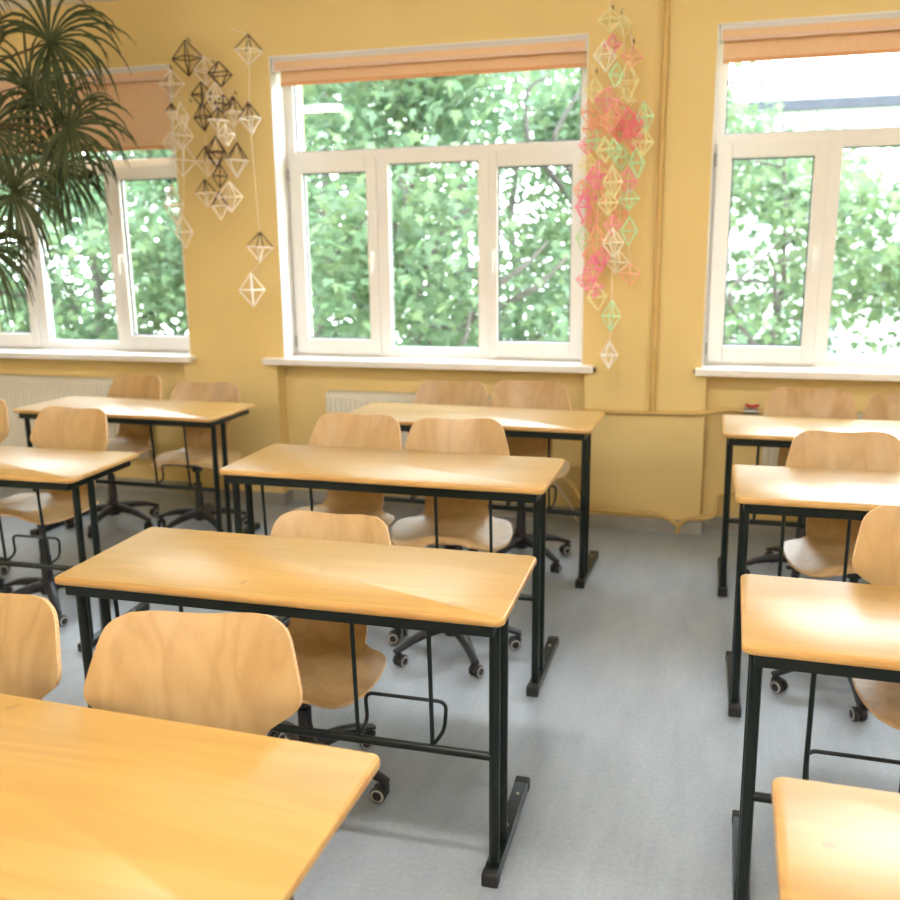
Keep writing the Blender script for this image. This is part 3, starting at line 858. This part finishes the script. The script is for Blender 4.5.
# ------------------------------------------------------------------ ceiling lamps
LAMPS = [(-4.57, 1.43, 'ceiling lamp over the left rows, mirrored in the middle window'), (-.70, 1.43, 'ceiling lamp above the nearest desks'), (3.17, 1.43, 'ceiling lamp over the right-hand wall side'), (-.70, -1.0, 'unseen ceiling lamp just behind the camera, added to brighten the window wall'), (3.17, -1.0, 'unseen ceiling lamp behind the camera at the right, added to brighten the window wall'),  # middle row is added for more frontal light on the window wall
         (-4.57, -3.4, 'ceiling lamp at the rear left of the room'), (-.70, -3.4, 'ceiling lamp at the rear middle of the room'), (3.17, -3.4, 'ceiling lamp at the rear right of the room')]
for i, (x, y, lab) in enumerate(LAMPS):
    T = thing('ceiling_lamp', lab, 'lamp', (x, y, 0), 0, 'long ceiling lamps')
    mb = MB(); mb.box(-.66, .66, -.11, .11, CEIL-.035, CEIL, 0, .004); mb.obj('lamp_housing', M['white'], T)
    mb = MB(); mb.box(-.64, .64, -.095, .095, CEIL-.09, CEIL-.035, 0, .015); mb.obj('lamp_diffuser', M['lamp'], T)

# ------------------------------------------------------------------ outside
GZ = -5.0
mb = MB(); mb.box(-40, 40, WY+WT+.05, 60, GZ-.3, GZ); structure(mb, 'ground', M['grass'])

def leaf_template():
    pts = [(0, 0), (.10, .06), (.34, .02), (.24, .20), (.50, .42), (.26, .44), (.17, .52), (.0, 1.0), (-.17, .52), (-.26, .44), (-.50, .42), (-.24, .20), (-.34, .02), (-.10, .06)]
    return np.array([(x, y-.35, -.10*abs(x)-.12*(y-.35)**2) for x, y in pts])
LT = leaf_template(); LN = len(LT)
def leaf_mesh(name, centers, size, mats, rng):
    n = len(centers)
    yaw = rng.uniform(0, 2*PI, n); tilt = rng.normal(.55, .45, n); roll = rng.normal(0, .4, n); s = size*rng.uniform(.65, 1.25, n)
    cy, sy = np.cos(yaw), np.sin(yaw); ct, st = np.cos(tilt), np.sin(tilt); cr, sr = np.cos(roll), np.sin(roll)
    x, y, z = LT[:, 0][None]*s[:, None], LT[:, 1][None]*s[:, None], LT[:, 2][None]*s[:, None]
    x, z = x*cr[:, None]+z*sr[:, None], -x*sr[:, None]+z*cr[:, None]
    y, z = y*ct[:, None]+z*st[:, None], -y*st[:, None]+z*ct[:, None]
    x, y = x*cy[:, None]-y*sy[:, None], x*sy[:, None]+y*cy[:, None]
    V = np.stack([x+centers[:, 0:1], y+centers[:, 1:2], z+centers[:, 2:3]], -1).reshape(-1, 3)
    me = bpy.data.meshes.new(name)
    me.vertices.add(n*LN); me.vertices.foreach_set('co', V.ravel().astype(np.float32))
    me.loops.add(n*LN); me.loops.foreach_set('vertex_index', np.arange(n*LN, dtype=np.int32))
    me.polygons.add(n); me.polygons.foreach_set('loop_start', np.arange(0, n*LN, LN, dtype=np.int32))
    me.polygons.foreach_set('loop_total', np.full(n, LN, dtype=np.int32))
    for q in mats: me.materials.append(q)
    me.polygons.foreach_set('material_index', rng.integers(0, len(mats), n).astype(np.int32))
    me.update(calc_edges=True); me.validate()
    return me

SITES = [(-5.6, 12.0), (-3.3, 10.6), (-1.5, 12.6), (-9.2, 12.2), (-13.3, 12.8), (.6, 11.2), (4.2, 12.6), (-8.0, 18.0), (-3.9, 18.5), (-14.5, 19.5), (-6.2, 23.0), (-.9, 17.8)]
def own(P, x, y, marg=.12):
    """True for points (world xy) nearer this trunk than any other: crowns meet without growing into each other"""
    P = np.atleast_2d(P); ok = np.ones(len(P), bool)
    for sx, sy in SITES:
        if abs(sx-x)+abs(sy-y) < 1e-6: continue
        d = math.hypot(sx-x, sy-y); n = np.array(((sx-x)/d, (sy-y)/d))
        ok &= ((P[:, 0]-x)*n[0] + (P[:, 1]-y)*n[1]) < d/2-marg
    return ok
def tree(label, x, y, top, rad, nleaf, seed, mats, zlow=-1.5, size=.17, lean=(0, 0), trunk_r=.16, limbs=()):
    rg = random.Random(seed); rng = np.random.default_rng(seed)
    T = thing('maple_tree', label, 'tree', (x, y, GZ), 0, 'trees outside the windows')
    mb = MB(); tips = []
    zl = zlow-GZ; zt = top-GZ
    tr = [Vector((0, 0, -.1))]
    N_ = 9
    for k in range(1, N_+1):
        t = k/N_
        tr.append(Vector((lean[0]*t + rg.uniform(-.12, .12), lean[1]*t + rg.uniform(-.12, .12), zt*.92*t)))
    mb.tube(tr, [trunk_r*(1-.85*k/N_) for k in range(N_+1)], 10)
    def branch(p, d, l, r, depth):
        pts = [p.copy()]; c = p.copy()
        for q in range(5):
            c = c + d*(l/5); d = (d + Vector((rg.uniform(-.22, .22), rg.uniform(-.22, .22), rg.uniform(-.10, .16)))).normalized()
            pts.append(c.copy())
            if depth > 0 and q >= 1:
                dd = (d + Vector((rg.uniform(-1, 1), rg.uniform(-1, 1), rg.uniform(-.5, .6)))*.8).normalized()
                branch(c, dd, l*rg.uniform(.35, .55), r*.5, depth-1)
            if q >= 1: tips.append((c.copy(), .25+.12*l))
        g = [bool(own((p_.x+x, p_.y+y), x, y)[0]) for p_ in pts]
        nn = g.index(False) if False in g else 6
        if nn > 1: mb.tube(pts[:nn], [r*(1-.8*k/5) for k in range(nn)], 6, 0, False)
    nb = 13
    for k in range(nb):
        z = zl + (zt*.9-zl)*((k+.3)/nb)
        i = min(N_-1, int(z/(zt*.92)*N_)); f = z/(zt*.92)*N_-i
        p = tr[i].lerp(tr[min(i+1, N_)], max(0, min(1, f)))
        a = k*2.4+rg.uniform(-.3, .3)
        q = (z-zl)/(zt-zl)
        l = rad*(.55+.6*math.sin(PI*min(1, .15+q*.85)))*rg.uniform(.8, 1.15)
        branch(p, Vector((math.cos(a), math.sin(a), rg.uniform(.05, .5))).normalized(), l, trunk_r*.38*(1-.5*q), 1)
    mb.obj('trunk', M['bark'], T, 60)
    tp = np.array([list(t[0]) for t in tips]); rs_ = np.array([t[1] for t in tips])
    idx = rng.integers(0, len(tp), nleaf)
    off = rng.normal(0, 1, (nleaf, 3))*(rs_[idx][:, None]*np.array([1.2, 1.2, .75]))
    for zs, pl in limbs:
        yb = y-rad*.72
        q = [spot(a_, b_, yb) for a_, b_ in pl]
        Q = [Vector((a_-x, yb-y, b_-GZ)) for a_, b_ in q]
        zz = max(.5, Q[0].z-zs); ii = min(N_-1, int(zz/(zt*.92)*N_)); base_ = tr[ii].lerp(tr[ii+1], min(1, max(0, zz/(zt*.92)*N_-ii)))
        Q = [base_] + [base_.lerp(Q[0], .5)+Vector((0, 0, -.15))] + Q
        nq = len(Q)
        mb = MB(); mb.tube(bend(Q, .3, 4), [trunk_r*(.42-.30*k/(5*(nq-2)+1)) for k in range(5*(nq-2)+2)], 7)
        mb.obj('branch', M['bark'], T, 60)
    LC = tp[idx]+off; LC = LC[own(LC[:, :2]+np.array((x, y)), x, y)]
    me = leaf_mesh('foliage', LC, size, mats, rng)
    o = bpy.data.objects.new('foliage', me); COL.objects.link(o); o.parent = T; o['kind'] = 'stuff'

A_, B_ = M['leafa'], M['leafb']
tree('maple with pale trunk behind the left half of the middle window', -5.6, 12.0, 5.2, 2.7, 29925, 1, [A_, A_, B_], -3.2, 0.152, (.4, .3))
tree('leafy maple filling the middle of the middle window', -3.3, 10.6, 4.6, 2.3, 29925, 2, [A_, A_, B_], -3.4, 0.143, (-.3, .2), .12, [(.9, [(392, 230), (402, 195), (399, 163)]), (.8, [(415, 296), (435, 247), (450, 221), (470, 209)]), (.7, [(466, 339), (471, 310)]), (.5, [(401, 256), (403, 235), (406, 198), (406, 169)]), (.9, [(505, 279), (528, 264), (548, 241)]), (.6, [(542, 284), (568, 256)])])
tree('maple at the right part of the middle window with dark slanting branch', -1.5, 12.6, 5.6, 2.6, 25650, 3, [A_, B_], -3.2, 0.152, (.3, 0), .12, [(.9, [(550, 142), (570, 106), (584, 84)]), (1.2, [(525, 140), (527, 87), (550, 75)])])
tree('maple outside the left window, nearest to the straw mobiles', -9.2, 12.2, 4.6, 2.6, 25650, 4, [A_, A_, B_], -3.2, 0.152, (.2, .1))
tree('taller maple outside the far left window behind the palm', -13.3, 12.8, 5.0, 2.8, 22800, 5, [A_, B_], -3.0, 0.152)
tree('slim maple showing in the left half of the right window', .6, 11.2, 3.6, 1.5, 13110, 6, [B_, B_, A_], -2.8, 0.134, (.1, .2), .09, [(.8, [(725, 292), (760, 261), (807, 218)]), (.6, [(775, 262), (805, 255)])])
tree('yellow-green maple showing at the right edge of the right window', 4.2, 12.6, 3.4, 1.7, 11970, 7, [B_, A_], -3.0, 0.143, (-.2, .2), .10)
tree('tall backmost maple between the left and middle windows', -8.0, 18.0, 7.0, 3.4, 22800, 8, [A_, B_], -3.0, 0.186)
tree('backmost maple seen through the middle window gaps', -3.9, 18.5, 6.6, 3.6, 24225, 9, [B_, A_], -3.0, 0.186)
tree('backmost maple seen through the far left window', -14.5, 19.5, 6.0, 3.6, 18000, 10, [A_, B_], -3.0, 0.180, (0, 0), .22)
tree('very distant maple behind the middle window, farthest of the trees', -6.2, 23.0, 8.0, 4.2, 18000, 11, [B_, A_], -3.5, 0.216, (0, 0), .22)
tree('back maple at the right edge of the middle window', -.9, 17.8, 6.0, 2.6, 13000, 12, [A_, B_], -3.5, 0.171, (-.6, 0), .16)

T = thing('house', 'pale building with a blue-grey eave beyond the trees at the right window', 'building', (0, 0, 0))
bx0, bx1, by0, by1 = -3.0, 24.0, 34.0, 44.0
mb = MB(); mb.box(bx0, bx1, by0, by1, GZ-.1, 5.72); mb.obj('building_wall', M['bwall'], T)
mb = MB(); mb.box(bx0-.5, bx1+.5, by0-.6, by1+.5, 5.72, 6.02)
mb.add([(bx0-.5, by0-.6, 6.02), (bx1+.5, by0-.6, 6.02), (bx1+.5, by1+.5, 6.02), (bx0-.5, by1+.5, 6.02), (bx0+3, (by0+by1)/2, 6.8), (bx1-3, (by0+by1)/2, 6.8)],
       [(0, 1, 5, 4), (1, 2, 5), (2, 3, 4, 5), (3, 0, 4)])
mb.obj('roof', M['broof'], T)
for r_ in range(2):
    for k in range(7):
        x = bx0+2+k*3.6; z = -2.4+r_*4.0
        mb = MB(); frame_rect(mb, x, x+1.5, z, z+1.9, .12, by0-.06, by0+.02, 0, 0); F = mb.obj('facade_window', M['pvc'], T)
        mb = MB(); mb.box(x+.1, x+1.4, by0-.03, by0-.01, z+.1, z+1.8); mb.obj('facade_pane', M['bglass'], F)

# ------------------------------------------------------------------ light, camera, colour management
w = bpy.data.worlds.new('overcast_sky'); sc.world = w; w.use_nodes = True
wn = w.node_tree
bg = wn.nodes['Background']
tcw = wn.nodes.new('ShaderNodeTexCoord'); sep = wn.nodes.new('ShaderNodeSeparateXYZ'); wn.links.new(tcw.outputs['Generated'], sep.inputs[0])
cr = wn.nodes.new('ShaderNodeValToRGB'); wn.links.new(sep.outputs['Z'], cr.inputs[0])
cr.color_ramp.elements[0].position = .0; cr.color_ramp.elements[0].color = (.90, .95, 1.0, 1)
cr.color_ramp.elements[1].position = .7; cr.color_ramp.elements[1].color = (.80, .90, 1.0, 1)
wn.links.new(cr.outputs[0], bg.inputs[0]); bg.inputs[1].default_value = 13.0

cam = bpy.data.cameras.new('camera'); co = bpy.data.objects.new('camera', cam); COL.objects.link(co); sc.camera = co
Rr, Uu, Ff = Vector(CR), Vector(CU), Vector(CF)
co.matrix_world = Matrix(((Rr.x, Uu.x, -Ff.x, 0), (Rr.y, Uu.y, -Ff.y, 0), (Rr.z, Uu.z, -Ff.z, CZ), (0, 0, 0, 1)))
cam.sensor_width = 24; cam.sensor_fit = 'HORIZONTAL'; cam.lens = CFL/900*24; cam.clip_end = 200; cam.clip_start = .05
cam.dof.use_dof = True; cam.dof.focus_distance = 2.35; cam.dof.aperture_fstop = 2.0

vs_ = sc.view_settings
sc.display_settings.display_device = 'sRGB'
vs_.view_transform = 'Standard'; vs_.look = 'None'; vs_.gamma = 1; vs_.use_curve_mapping = False; vs_.exposure = 0.28
cy = sc.cycles
cy.use_denoising = True; cy.max_bounces = 8; cy.diffuse_bounces = 5; cy.glossy_bounces = 4; cy.transparent_max_bounces = 12; cy.caustics_reflective = False; cy.caustics_refractive = False
cy.sample_clamp_indirect = 6
